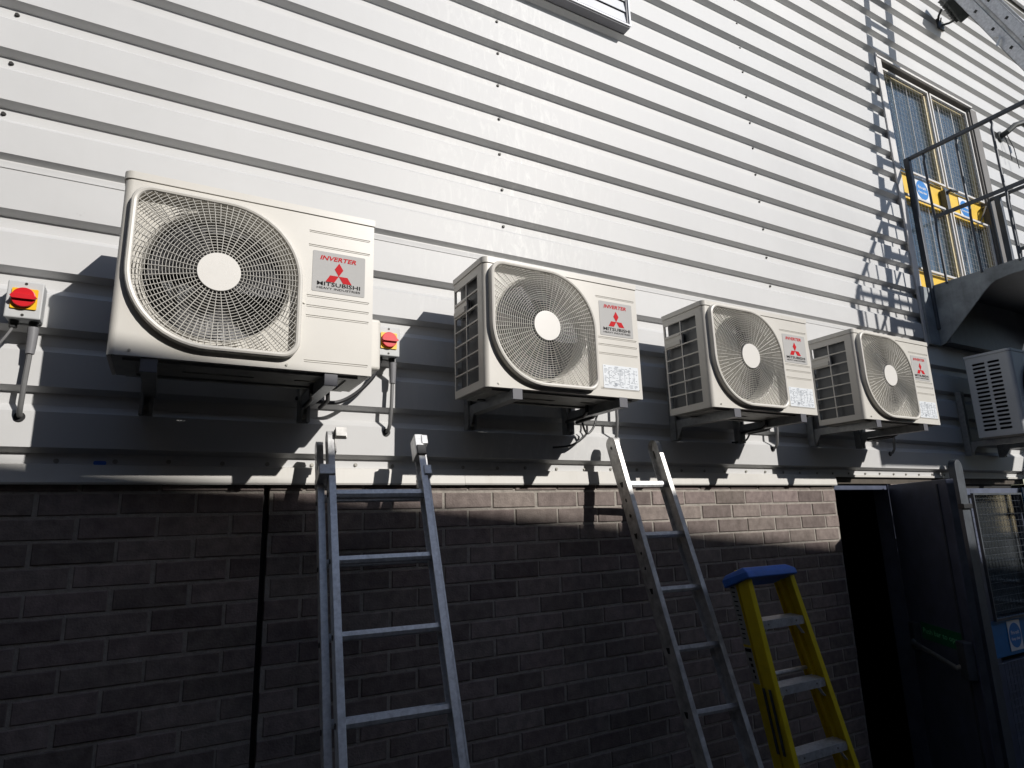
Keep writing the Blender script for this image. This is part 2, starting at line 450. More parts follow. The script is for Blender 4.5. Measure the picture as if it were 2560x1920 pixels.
# blue mesh door, closed, at the right
bd = P(MB().box(5.73, 6.60, YB-.02, YB+.03, GZ+.02, -.93-.28).box(5.73, 5.80, YB-.02, YB+.03, -.92, .05).box(6.53, 6.60, YB-.02, YB+.03, -.92, .05).box(5.80, 6.53, YB-.02, YB+.03, .01, .05)
       .box(5.73, 5.80, YB-.02, YB+.03, -1.21, -1.17).box(6.53, 6.60, YB-.02, YB+.03, -1.21, -1.17), 'door', BDOOR, bevel=.003)
bd['label'] = 'navy door with a bright blue middle panel and wire mesh over its glass'
SP(MB().box(5.731, 6.599, YB-.024, YB+.03, -1.172, -.918).box(6.585, 6.625, YB-.035, YB-.0245, -1.2, .055), 'blue_panel', BLUEP, bd, bevel=.003)
SP(MB().box(5.80, 6.53, YB+.005, YB+.01, -.92, .01), 'glass_pane', GLASS, bd)
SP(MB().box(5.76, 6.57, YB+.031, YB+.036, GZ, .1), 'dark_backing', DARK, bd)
def meshgrid(x0, x1, z0, z1, y, sx, sz, r=.0014):
    m = MB()
    n = round((x1-x0)/sx); q = round((z1-z0)/sz)
    for i in range(n+1):
        xx = x0+(x1-x0)*i/n; m.tube([(xx, y, z0), (xx, y, z1)], r, 4, caps=False)
    for i in range(q+1):
        zz = z0+(z1-z0)*i/q; m.tube([(x0, y-2*r, zz), (x1, y-2*r, zz)], r, 4, caps=False)
    return m
def fr(x0, x1, z0, z1, y0, y1, w):
    return MB().box(x0, x1, y0, y1, z0, z0+w).box(x0, x1, y0, y1, z1-w, z1).box(x0, x0+w, y0, y1, z0+w, z1-w).box(x1-w, x1, y0, y1, z0+w, z1-w)
mg = SP(meshgrid(5.77, 6.50, -.90, .0, YB-.045, .05, .05, .0011), 'wire_mesh', STEEL, bd)
SP(meshgrid(5.77, 6.50, GZ+.1, -1.20, YB-.045, .05, .05, .0011), 'wire_mesh', STEEL, bd)
SP(fr(5.755, 6.515, -.915, .012, YB-.055, YB-.035, .014), 'mesh_frame', STEEL, bd)
def keep_sign(x0, x1, z0, z1, y, par):
    SP(MB().box(x0, x1, y, y+.003, z0, z1), 'sign', SIGNW, par)
    cx, cz, r = (x0+x1)/2, (z0+z1)/2, (z1-z0)*.44
    SP(MB().prism(circ(cx, cz, min(r, (x1-x0)*.46), 36), XZ, y-.0012, y-.0002), 'sign_disc', SIGNB, par)
    t = MB(); w = (x1-x0)*.62
    lettering(t, 'Fire exit', cx, cz+.008, y-.002, w, (z1-z0)*.13, .02)
    lettering(t, 'Keep clear', cx, cz-(z1-z0)*.13-.012, y-.002, w*1.1, (z1-z0)*.13, .02)
    SP(t, 'sign_lettering', SIGNW, par)
keep_sign(5.945, 6.135, -1.145, -.935, YB-.029, bd)

# ------------------------------------------------------------------ upper yellow double door
YD = .155
ud = P(MB().box(DX0, DX0+.052, YC-.012, YD+.03, DZ0, DZ1+.012).box(DX0-.03, DX0, YC-.014, YC+.0, DZ0-.45, DZ1+.04), 'door_frame', TRIM, bevel=.002)
SP(MB().box(DX0+.05, DX1, YD-.004, YD+.05, DZ1-.04, DZ1-.001).box(DX0, DX1, YC+.001, YD+.05, DZ1, DZ1+.004).box(DX1-.002, DX1+.11, YC-.008, YC+.006, DZ0, DZ1)
   .box(DX1-.022, DX1, YC+.004, YD+.05, DZ0, DZ1-.035), 'reveal', REVEAL, ud)
SP(MB().box(DX0-.02, DX1+.02, YC-.02, YC+.006, DZ1+.002, DZ1+.022), 'head_trim', TRIM, ud)
lv = [(5.615, 6.375), (6.385, 7.06)]
yd = P(MB(), 'double_door', YDOOR)
for n_, (a, b) in enumerate(lv):
    m = MB(); y0, y1 = YD, YD+.04
    m.box(a, b, y0, y1, DZ0+.07, DZ0+.25); SP(m, 'kick_panel', YDOOR, yd, bevel=.003); m = MB().box(a, b, y0, y1, 2.51, 2.765)
    SP(m, 'middle_panel', YDOOR, yd, bevel=.003); m = MB()
    m.box(a, a+.018, y0, y1, DZ0+.25, 2.51).box(b-.022, b, y0, y1, DZ0+.25, 2.51)
    m.box(a, a+.018, y0, y1, 2.765, DZ1-.06).box(b-.022, b, y0, y1, 2.765, DZ1-.06)
    m.box(a+.019, b-.023, y0, y1, DZ1-.06, DZ1-.037)
    SP(m, 'leaf_stile', LEAFP, yd, bevel=.003)
    for z0, z1 in ((DZ0+.25, 2.51), (2.765, DZ1-.06)):
        SP(MB().box(a+.015, b-.02, y0+.018, y0+.022, z0, z1), 'glass_pane', GLASS, yd)
        SP(meshgrid(a+.02, b-.02, z0+.005, z1-.01, y0-.03, .05, .05, .0010), 'wire_mesh', TRIM, yd)
        SP(fr(a+.010, b-.010, z0-.008, z1+.020, y0-.036, y0-.022, .018), 'mesh_frame', TRIM, yd)
        SP(MB().box(a+.22, a+.228, y0+.008, y0+.014, z0, z1).box(a+.46, a+.468, y0+.008, y0+.014, z0, z1), 'glazing_bars', TRIM, yd)
        m = MB(); pts = []; n = 34
        for i in range(n+1):
            pts.append((a+.01+(b-a-.03)*i/n, y0+.030+(.020 if i % 2 else 0)+rnd.uniform(0, .006)))
        vs = [(x_, y_, z) for z in (z0, z1) for x_, y_ in pts]
        m.add(vs, [(i, i+1, i+n+2, i+n+1) for i in range(n)])
        SP(m, 'pleated_blind', CURT, yd, rec=False)
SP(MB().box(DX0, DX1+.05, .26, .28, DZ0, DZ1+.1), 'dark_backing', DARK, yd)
keep_sign(5.90, 6.10, 2.535, 2.765, YD-.006, yd)
keep_sign(6.62, 6.80, 2.53, 2.735, YD-.006, yd)
m = MB(); m.box(6.29, 6.345, YD-.055, YD-.002, 2.50, 2.71); m.tube([(6.318, YD-.04, 2.68), (6.318, YD-.085, 2.69), (6.42, YD-.09, 2.70)], .014, 8)
SP(m, 'latch', STEEL, yd, bevel=.003)
m = MB(); m.bar((6.93, YD-.01, 2.53), (6.99, YD-.06, 2.70), .02, .01).bar((6.99, YD-.06, 2.70), (7.05, YD-.01, 2.72), .02, .01)
SP(m, 'door_closer', REVEAL, yd)

# ------------------------------------------------------------------ louvre at the top of the picture
lv_ = P(MB().box(1.50, 2.651, .045, YC+.03, 2.863, 2.875).box(2.632, 2.651, .045, YC+.03, 2.875, 3.75)
        .box(1.50, 1.52, .045, YC+.03, 2.875, 3.75).box(1.5, 2.651, .045, YC+.03, 3.75, 3.765), 'louvre_vent', LOUVF, bevel=.0015)
SP(MB().box(1.495, 2.657, .037, .045, 2.872, 2.882).box(2.645, 2.657, .037, .045, 2.882, 3.77), 'louvre_edge', LOUV, lv_)
SP(MB().box(1.52, 2.27, .052, .056, 2.882, 3.75), 'louvre_panel', LOUV, lv_)
m = MB(); zz = 2.90
while zz < 3.72:
    m.prism([(.050, zz), (.054, zz), (.064, zz+.076), (.060, zz+.076)], lambda a, b, d: (d, a, b), 2.275, 2.632); zz += .0795
m.box(2.262, 2.275, .046, .09, 2.882, 3.75)
SP(m, 'louvre_slats', LOUV, lv_)
SP(MB().box(2.275, 2.632, .09, .094, 2.882, 3.75), 'louvre_backing', DARK, lv_)

# drip stains: thin painted-over runs below the louvre are part of the cladding material
tag(child(MB().prism(rrect(.128, .165, .138, .152, .005), XZ, YV-.012, YV-.001), 'plastic_cap', CAPB,
      thing('blue_shim', 'small blue plastic shim on the screw strip under the nearest unit', 'shim', (.146, .12, .14)), bevel=.002))

# ------------------------------------------------------------------ outdoor units
D = .2902; RC = .022
def fan_outline(off=0., cx=.2785, cz=.268, hw=.243, hh=.241, n=14):
    big, sm = .232+off, .045+off
    return rrect(cx-hw-off, cx+hw+off, cz-hh-off, cz+hh+off, (big, sm, big, sm), n)
def inside(x, z, poly):
    c = False; j = len(poly)-1
    for i in range(len(poly)):
        xi, zi = poly[i]; xj, zj = poly[j]
        if (zi > z) != (zj > z) and x < (xj-xi)*(z-zi)/(zj-zi)+xi: c = not c
        j = i
    return c
CXF, CZF = .2785, .2725
def band(m, pts, y, closed, w=.0012, dp=.0055):
    n = len(pts); vs = []
    for a, b in pts:
        d = math.hypot(a-CXF, b-CZF); ua, ub = (a-CXF)/d, (b-CZF)/d
        vs += [(a-ua*w/2, y, b-ub*w/2), (a+ua*w/2, y, b+ub*w/2), (a+ua*w/2, y+dp, b+ub*w/2), (a-ua*w/2, y+dp, b-ub*w/2)]
    fs = []
    for i in range(n if closed else n-1):
        j = (i+1) % n
        for k in range(4): fs.append((i*4+k, i*4+(k+1) % 4, j*4+(k+1) % 4, j*4+k))
    m.add(vs, fs)
def grille_mesh():
    m = MB(); o = fan_outline(.004); y = 0
    r = .0735; ring = 0
    while r < .34:
        n = 96; run = []
        pts = [(CXF+r*math.cos(2*PI*i/n), CZF+r*math.sin(2*PI*i/n)) for i in range(n)]
        ins = [inside(a, b, o) for a, b in pts]
        if all(ins): band(m, pts, y, True)
        elif any(ins):
            st = next(i for i in range(n) if ins[i] and not ins[i-1])
            i = st
            while i < st+n:
                if ins[i % n]:
                    run = []
                    while ins[i % n] and i < st+n: run.append(pts[i % n]); i += 1
                    if len(run) > 1: band(m, run, y, False)
                else: i += 1
        r += .0094; ring += 1
    for k in range(76):
        a = 2*PI*(k+.5)/76; ca, sa = math.cos(a), math.sin(a)
        r0 = .06 if k % 2 == 0 else .168
        r1 = r0
        while inside(CXF+ca*(r1+.002), CZF+sa*(r1+.002), o) and r1 < .4: r1 += .002
        m.tube([(CXF+ca*r0, y-.001, CZF+sa*r0), (CXF+ca*r1, y-.001, CZF+sa*r1)], .0012, 4, caps=False)
    return m
def diamonds(cx, cz, s):
    """three-diamond mark; s = edge length"""
    out = []
    for a in (90, 210, 330):
        u = Vector((math.cos(math.radians(a-30)), math.sin(math.radians(a-30))))*s
        w = Vector((math.cos(math.radians(a+30)), math.sin(math.radians(a+30))))*s
        c = Vector((cx, cz))
        out.append([tuple(c), tuple(c+u), tuple(c+u+w), tuple(c+w)])
    return out
PARTS = {}
def front_slots(H, zs, x0=.552, x1=.768):
    return [rrect(x0, x1, z, z+.0040, .0019, 2) for z in zs]
def make_unit(label, loc, H, W, zs, cz, rating, valve, D=D):
    u = thing('outdoor_unit', label, 'air conditioner', loc, 'cream outdoor units on wall brackets')
    F = -D/2; B = D/2
    R = RC; LID = .026
    # --- casing: front plate with fan opening and grooves
    dz = cz-.2676
    op = [(a, b+dz) for a, b in fan_outline(0)]
    m = MB()
    m.plate([(R, 0), (W-R*.4, 0), (W-R*.4, H-LID), (R, H-LID)], [op]+front_slots(H, zs), XZ, F, F+.012)
    n = 8
    for x0, s in ((R, -1),):
        cs = arc(x0, F+R, R, 270, 180, n) if s < 0 else arc(x0, F+R, R, 270, 360, n)
        for (a, b), (c, d) in zip(cs, cs[1:]):
            m.add([(a, b, 0), (c, d, 0), (c, d, H-LID), (a, b, H-LID)], [(0, 1, 2, 3)])
    m.box(W-R*.4, W, F+.0, F+.06, 0, H-LID)
    # left side with grille openings
    holes = []
    zt = H-.058; zb = .030; rows = 7
    ya, yb = B-.010, F+.058
    colz = [(yb, yb+.105), (yb+.112, ya)]
    rh = (zt-zb)/rows
    for r_ in range(rows):
        for c_, (p0, p1) in enumerate(colz):
            if c_ == 1 and r_ == rows-2: continue
            holes.append([(p0, zb+r_*rh+.003), (p1, zb+r_*rh+.003), (p1, zb+(r_+1)*rh-.003), (p0, zb+(r_+1)*rh-.003)])
    m.plate([(F+R, 0), (B, 0), (B, H-LID), (F+R, H-LID)], holes, lambda a, b, d: (d, a, b), 0, .009)
    m.plate([(F+.06, 0), (B, 0), (B, H-LID), (F+.06, H-LID)], [], lambda a, b, d: (d, a, b), W-.002, W-.010)
    casing = child0(m, 'casing', CREAM, u, smooth=True)
    # handle recess in the side
    z0 = zb+(rows-2)*rh; c_ = colz[1]
    sub(MB().box(-.006, .006, c_[0]+.002, c_[1]+.004, z0+.004, z0+rh*.45).box(-.004, .02, c_[0]+.002, c_[1]+.002, z0+rh*.8, z0+rh-.004)
        .box(.02, .024, c_[0], c_[1], z0, z0+rh), 'handle', CREAMSIDE, casing, bevel=.002)
    # pressed lips under the grooves
    for z_ in zs: sub(MB().box(.554, .766, F-.0016, F+.0, z_-.0035, z_-.0008), 'groove_lip', CREAM, casing, bevel=.0008, seg=1)
    # groove backs
    sub(MB().box(.545, .775, F+.0024, F+.006, .02, H-.05), 'groove_back', CREAM, casing)
    for sx, sz in ((.50, H-.0095), (.546, zs[1]+.008 if len(zs) < 5 else zs[2]+.008), (.499, .014), (.057, .016)):
        sub(MB().cyl((sx, F-.0005, sz), (0, -1, 0), .0042, .003, 10), 'screw', SCRW, casing)
    # lid
    m = MB()
    pl = arc(R, F+R, R+.004, 270, 180, 8)
    lidp = [(W+.003, F-.004), (R, F-.004)]+pl[1:]+[(-.004, B+.004), (W+.003, B+.004)]
    m.prism(lidp, lambda a, b, d: (a, b, d), H-LID+.0015, H)
    child0(m, 'lid', CREAM, u, bevel=.005, seg=3)
    # interior
    m = MB()
    ring = circ(CXF, CZF+dz, .226, 64)
    m.plate([(.02, .012), (.54, .012), (.54, .54+dz if H > .55 else H-.03), (.02, .54+dz if H > .55 else H-.03)], [ring], XZ, F+.0125, F+.0135)
    prev = None
    for rr, yy in ((.226, F+.0125), (.221, F+.015), (.216, F+.022), (.213, F+.04), (.213, F+.10)):
        cur = [(CXF+rr*math.cos(2*PI*i/64), yy, CZF+dz+rr*math.sin(2*PI*i/64)) for i in range(64)]
        if prev: m.add(prev+cur, [(i, (i+1) % 64, (i+1) % 64+64, i+64) for i in range(64)])
        prev = cur
    child0(m, 'fan_shroud', CREAMSIDE, u, smooth=True)
    child0(MB().box(.030, .53, B-.03, B-.004, .02, H-.04).box(.030, .05, F+.03, B-.03, .02, H-.04), 'coil', COIL, u)
    child0(MB().box(.54, .545, F+.02, B-.004, .02, H-.04), 'partition', BASE, u)
    # fan
    m = MB(); bl = MB()
    for k in range(3):
        for i in range(10):
            pass
        vs = []; nr, na = 6, 10
        for i in range(nr+1):
            rr = .045+.158*i/nr
            for j in range(na+1):
                sw = 2*PI*k/3-.5+1.25*(j/na)+.35*(i/nr)
                vs.append((CXF+rr*math.cos(sw), F+.05+.045*(j/na)-.006*math.sin(PI*j/na)*2, CZF+dz+rr*math.sin(sw)))
        bl.add(vs, [(i*(na+1)+j, i*(na+1)+j+1, (i+1)*(na+1)+j+1, (i+1)*(na+1)+j) for i in range(nr) for j in range(na)])
    bl.cyl((CXF, F+.045, CZF+dz), (0, 1, 0), .048, .06, 24)
    child0(bl, 'fan', FAN, u, smooth=True)
    child0(MB().cyl((CXF, F+.11, CZF+dz), (0, 1, 0), .05, .07, 20).box(CXF-.13, CXF-.11, F+.13, F+.145, .02, H-.04).box(CXF+.11, CXF+.13, F+.13, F+.145, .02, H-.04), 'fan_motor', DARK, u)
    # grille frame
    m = MB(); prof_ = [(0, F+.001), (0, F-.020), (.003, F-.025), (.009, F-.027), (.015, F-.025), (.018, F-.020), (.018, F+.001)]
    prev = None; nn = None
    for off, yy in prof_:
        cur = [(a, yy, b+dz) for a, b in fan_outline(off-.004, n=14)]; nn = len(cur)
        if prev: m.add(prev+cur, [(i, (i+1) % nn, (i+1) % nn+nn, i+nn) for i in range(nn)])
        prev = cur
    fr_ = child0(m, 'grille_frame', CREAM, u, smooth=True)
    # wires and hub share one mesh between the units
    if 'g' not in PARTS:
        w = grille_mesh().build('fan_grille', WIRE, None, rec=False, smooth=True)
        w.parent = u; PARTS['g'] = w
    else:
        w = PARTS['g'].copy(); col.objects.link(w); w.parent = u
    w.location = (0, F-.020, dz)
    child0(MB().prism(circ(CXF, CZF+dz, .0635, 48), XZ, F-.026, F-.019), 'hub_disc', HUB, u, bevel=.002)
    # badge
    lx0, lx1, lz0, lz1 = .568, .751, (.284 if H > .55 else .276), (.433 if H > .55 else .434)
    y = F-.0012
    lb = child0(MB().prism(rrect(lx0, lx1, lz0, lz1, .004, 3), XZ, y, y+.001), 'badge', LABEL, u)
    h_ = lz1-lz0; cx = (lx0+lx1)/2
    t = MB(); lettering(t, 'INVERTER', cx-.004, lz1-.031, y-.0008, .126, .0165, .026, .22)
    for q in diamonds(cx-.001, lz0+h_*.43, .0285 if H > .55 else .0275): t.prism([(a, b) for a, b in [(cx-.001+(a-(cx-.001))*1.06, lz0+h_*.43+(b-(lz0+h_*.43))*1.0) for a, b in q]], XZ, y-.001, y-.0002)
    sub(t, 'badge_red_print', RED, lb)
    t = MB(); lettering(t, 'MITSUBISHI', cx, lz0+.0235, y-.0008, .150, .0145, .018)
    lettering(t, 'HEAVY INDUSTRIES', cx, lz0+.011, y-.0008, .150, .0078, .008)
    sub(t, 'badge_black_print', BLACKP, lb)
    if rating:
        rp = child0(MB().prism(rrect(.569, .763, .038, .141, .002, 2), XZ, y, y+.001), 'rating_plate', WHITEP, u)
        t = MB()
        rr = random.Random(3)
        for r_ in range(17):
            zz = .133-r_*.0055; xx = .575
            while xx < .755:
                w_ = rr.uniform(.004, .022)
                if rr.random() < .62: t.box(xx, min(xx+w_, .757), y-.0006, y-.0001, zz, zz+(.0022 if r_ else .0034))
                xx += w_+rr.uniform(.003, .012)
        for a_ in (.60, .655, .662, .685, .71, .738): t.box(a_, a_+.0012, y-.0006, y-.0001, .066, .128)
        t.box(.628, .642, y-.0006, y-.0001, .050, .062)
        sub(t, 'rating_plate_print', GREYP, rp)
    # base pan with feet and slots
    m = MB(); hl = []
    for a in (.16, .33, .50, .66): hl.append(rrect(a, a+.07, F+.06, F+.085, .01, 3))
    hl.append(rrect(.2, .42, F+.15, F+.172, .01, 3)); hl.append(rrect(.55, .63, F+.14, F+.165, .01, 3))
    m.plate([(.012, F+.012), (W-.012, F+.012), (W-.012, B-.01), (.012, B-.01)], hl, lambda a, b, d: (a, b, d), -.001, .006)
    m.plate([(.04, F+.03), (W-.04, F+.03), (W-.04, B-.03), (.04, B-.03)], [rrect(.07, W-.07, F+.05, B-.05, .02, 4)], lambda a, b, d: (a, b, d), -.008, -.0012)
    child0(m, 'base_pan', BASE, u)
    if valve:
        child0(MB().box(W, W+.058, -.062, .09, .045, .24), 'valve_cover', CREAM, u, bevel=.012, seg=3)
    m = MB()
    for a, b in ((W-.10, .07), (W-.16, .06)):
        m.tube([(a, b, -.002), (a, b, -.03), (a+.01, b+.04, -.045), (a+.01, B+.10, -.05)], .008, 8)
    child0(m, 'refrigerant_pipe', BLK, u, smooth=True)
    return u
def child0(mb, name, mt, par, **k):   # local coordinates
    return mb.build(name, mt, par, **k)
sub = child0
UX = [.1682, 1.4006, 2.6124, 3.8181]
yc = -.3526+D/2
U1 = make_unit('largest cream fan unit', (UX[0], yc-.0105, .4158), .5885, .7817,
               (.034, .192, .228, .264, .450, .502), .2865, False, True)
U1['label'] = 'largest and nearest cream fan unit, directly right of the first red and yellow switch'
U2 = make_unit('second', (UX[1], yc, .4188), .538, .781, (.036, .192, .232, .264, .452), .2676, True, True)
U2['label'] = 'second largest cream fan unit, just right of the second red and yellow switch'
U3 = dup(U2, (UX[2], yc, .4145), 'cream fan unit above the tops of the single ladder, third in the row')
U4 = dup(U2, (UX[3], yc, .4190), 'smallest sunlit cream fan unit, beside the concrete-grey landing plate')

# fifth unit of another make, in shade under the landing
def make_unit5():
    W, H, D5 = .80, .63, .30
    u = thing('outdoor_unit', 'shaded unit with two columns of slots in its side, cut off by the right edge', 'air conditioner', (5.70, -.21, .415), 'cream outdoor units on wall brackets')
    F, B = -D5/2, D5/2
    m = MB(); R = .03
    op = circ(.34, .31, .235, 48)
    m.plate([(R, 0), (W, 0), (W, H-.02), (R, H-.02)], [op], XZ, F, F+.012)
    cs = arc(R, F+R, R, 270, 180, 8)
    for (a, b), (c, d) in zip(cs, cs[1:]): m.add([(a, b, 0), (c, d, 0), (c, d, H-.02), (a, b, H-.02)], [(0, 1, 2, 3)])
    holes = []
    for r_ in range(17):
        z = .045+r_*.0312
        holes.append(rrect(F+.075, F+.155, z, z+.0175, .0085, 3)); holes.append(rrect(F+.172, F+.258, z, z+.0175, .0085, 3))
    m.plate([(F+R, 0), (B, 0), (B, H-.02), (F+R, H-.02)], holes, lambda a, b, d: (d, a, b), 0, .008)
    m.box(W-.01, W, F, B, 0, H-.02)
    child0(m, 'casing', U5M, u, smooth=True)
    lidp = [(W+.003, F-.004), (R, F-.004)]+arc(R, F+R, R+.004, 270, 180, 8)[1:]+[(-.004, B+.004), (W+.003, B+.004)]
    child0(MB().prism(lidp, lambda a, b, d: (a, b, d), H-.0185, H), 'lid', U5M, u, bevel=.006, seg=3)
    child0(MB().box(.03, .05, F+.04, B-.01, .02, H-.03).box(.03, .6, B-.03, B-.005, .02, H-.03), 'coil', DARK, u)
    m = MB()
    r = .05
    while r < .235: m.tube([(.34+r*math.cos(2*PI*i/64), F-.01, .31+r*math.sin(2*PI*i/64)) for i in range(64)], .0015, 4, closed=True); r += .013
    for k in range(24): m.tube([(.34+.04*math.cos(k*PI/12), F-.012, .31+.04*math.sin(k*PI/12)), (.34+.24*math.cos(k*PI/12), F-.012, .31+.24*math.sin(k*PI/12))], .0015, 4)
    m.tube([(.34+.24*math.cos(2*PI*i/64), F-.008, .31+.24*math.sin(2*PI*i/64)) for i in range(64)], .008, 8, closed=True)
    child0(m, 'fan_grille', BLK, u, smooth=True)
    child0(MB().box(.030, .62, F+.05, F+.06, .02, H-.03), 'fan_recess', DARK, u)
    child0(MB().box(.045, .12, F-.0012, F-.0002, .18, .225), 'sticker', WHITEP, u)
    child0(MB().box(.012, W-.012, F+.012, B-.01, -.012, .004), 'base_pan', BASE, u, bevel=.003)
    return u
U5 = make_unit5()

# ------------------------------------------------------------------ wall brackets
def channel(a=.041, t=.003):
    h = a/2
    return [(-h, -h), (h, -h), (h, h), (h*.45, h), (h*.45, h-t), (h-t, h-t), (h-t, -h+t), (-h+t, -h+t), (-h+t, h-t), (-h*.45, h-t), (-h*.45, h), (-h, h)]
def make_bracket(label, x, dxs, ztop):
    b = thing('wall_bracket', label, 'bracket', (x, .04, ztop), 'galvanised brackets under the units')
    for dx in dxs:
        a = child0(MB().profile((dx, -.392, -.0205), (dx, .025, -.0205), channel(), (1, 0, 0), (0, 0, 1)), 'arm', GALV, b)
        child0(MB().box(dx-.0225, dx+.0225, -.398, -.3925, -.043, .002), 'end_cap', CAPM, a, bevel=.002)
        r = child0(MB().profile((dx-.008, .0265, -.105), (dx-.008, .0265, .40), channel(.043), (1, 0, 0), (0, -1, 0)), 'rail', GALV, b)
        for zz in (-.085, -.02, .37):
            child0(MB().cyl((dx-.008, .012, zz), (0, -1, 0), .009, .012, 6), 'bolt', SCRW, r)
        child0(MB().prism([(-.045, .0), (-.085, .0), (-.045, -.06)], lambda p, q, d: (d, .05+p, -.041+q), dx-.019, dx-.016), 'gusset', GALV, a)
    for dx in dxs:
        for yy in (-.34, -.12):
            child0(MB().cyl((dx, yy, .0), (0, 0, 1), .012, .004, 12), 'rubber_pad', BLK, b)
    return b
B1 = make_bracket('galvanised bracket carrying the largest unit', UX[0], (.110, .645), .4145)
B2 = make_bracket('galvanised bracket under the second unit, between the two aluminium ladders', UX[1], (.138, .667), .4175)
B3 = make_bracket('galvanised bracket under the third unit', UX[2], (.160, .655), .4130)
B4 = make_bracket('galvanised bracket under the smallest sunlit unit', UX[3], (.115, .600), .4175)
B5 = make_bracket('shaded bracket with tall rails under the slotted unit at the right edge', 5.70, (.11, .62), .4020)

# ------------------------------------------------------------------ isolator switches and conduits
def make_isolator(x, label):
    t = thing('isolator_switch', label, 'isolator switch', (x, .03, .67), 'isolator switches beside the units')
    child0(MB().box(-.049, .049, .0, .0125, -.064, .064), 'cover', ISO, t, bevel=.004)
    child0(MB().box(-.0475, .0475, .0135, .069, -.0625, .0625), 'enclosure', ISO, t, bevel=.004)
    yp = child0(MB().prism(rrect(-.035, .035, -.033, .037, .003, 2), XZ, -.005, -.0002), 'yellow_plate', YEL, t)
    m = MB(); m.cyl((-.001, -.0055, .004), (0, -1, 0), .033, .012, 32)
    kn = child0(m, 'knob', KNOB, t, bevel=.002)
    h = MB()
    prof_ = [(-.036, .000), (-.030, .008), (0, .0085), (.028, .006), (.037, -.002), (.028, -.008), (0, -.0085), (-.030, -.008)]
    h.prism([(a, b+.004) for a, b in prof_], XZ, -.027, -.0176)
    child0(h, 'grip', KNOB, kn, bevel=.003)
    for z in (.055, -.053): child0(MB().cyl((.0, .0002, z), (0, -1, 0), .0045, .0015, 12), 'screw', RUBB, t)
    for a in (-.027, .027): child0(MB().cyl((a, .04, -.064), (0, 0, -1), .014, .012, 12).cyl((a, .04, -.076), (0, 0, -1), .0115, .012, 6), 'gland', BLK, t)
    return t
I1 = make_isolator(-.106, 'grey box with red knob on yellow plate, the whole switch at the left edge')
I2 = make_isolator(1.136, 'grey box with red knob, partly hidden behind the right side of the largest unit')
def make_conduit(x, label, boot=True, z1=.575):
    c = thing('conduit', label, 'cable conduit', (x, .06, .3), 'grey cable drops beside the units')
    pts = [(0, .0, z1-.3-.05), (0, .0, .20), (-.003, -.002, .10), (-.006, .006, .02), (-.008, .02, -.003), (-.010, .043, -.010)]
    child0(MB().tube(pts, .0082, 10), 'pipe', PIPE, c, smooth=True)
    if boot: child0(MB().tube([(0, 0, z1-.3+.01), (.001, 0, z1-.3-.015), (.001, 0, z1-.3-.055), (0, 0, z1-.3-.08)], .0165, 14, r1=.0125), 'boot', BOOT, c, smooth=True)
    child0(MB().cyl((-.010, .0395, -.010), (0, -1, 0), .016, .004, 16), 'seal', BLK, c)
    return c
make_conduit(-.077, 'grey flexible drop with rubber boot below the switch at the left edge')
make_conduit(1.164, 'grey flexible drop with rubber boot below the half hidden switch')
make_conduit(2.362, 'grey drop behind the top of the left stile of the single ladder', False, .70)
make_conduit(3.585, 'grey drop under the gap between the third and fourth units', False, .70)
make_conduit(4.80, 'dark hanging drop right of the smallest sunlit unit', False, .70)
def cable(label, pts, r, mt=BLK):
    # Catmull-Rom through pts
    P_ = [Vector(p) for p in pts]; out = []
    for i in range(len(P_)-1):
        p0, p1, p2, p3 = P_[max(i-1, 0)], P_[i], P_[i+1], P_[min(i+2, len(P_)-1)]
        for k in range(8):
            t = k/8
            out.append(.5*((2*p1)+(-p0+p2)*t+(2*p0-5*p1+4*p2-p3)*t*t+(-p0+3*p1-3*p2+p3)*t**3))
    out.append(P_[-1])
    o = MB().tube(out, r, 8).build('cable', mt, None, smooth=True)
    return tag(o, label, 'cable', 'cables hanging near the units')
cable('thin grey cable curving left from the switch at the left edge', [(-.133, .07, .585), (-.140, .06, .56), (-.165, .055, .51), (-.21, .06, .46), (-.30, .08, .42)], .0042, PIPE)
cable('black cable sagging below the right bracket of the largest unit to the switch', [(.78, .09, .41), (.83, .055, .397), (.868, .05, .394), (.937, .05, .397), (1.006, .05, .437), (1.068, .05, .502), (1.10, .055, .56), (1.109, .07, .60)], .0085)
cable('black cable loop under the second unit', [(2.132, .02, .45), (2.135, .05, .388), (2.142, .05, .345), (2.160, .05, .320), (2.187, .05, .336), (2.21, .05, .37), (2.225, .05, .41), (2.24, .02, .46)], .0055)
cable('black cable running left from the loop under the second unit', [(2.168, .06, .36), (2.160, .055, .322), (2.124, .055, .290), (2.073, .055, .262), (2.03, .07, .252), (1.98, .09, .25)], .0055)
cable('thin cable under the right arm of the third unit bracket', [(3.34, .04, .41), (3.318, .05, .355), (3.285, .05, .324), (3.25, .06, .316), (3.21, .085, .315)], .005)

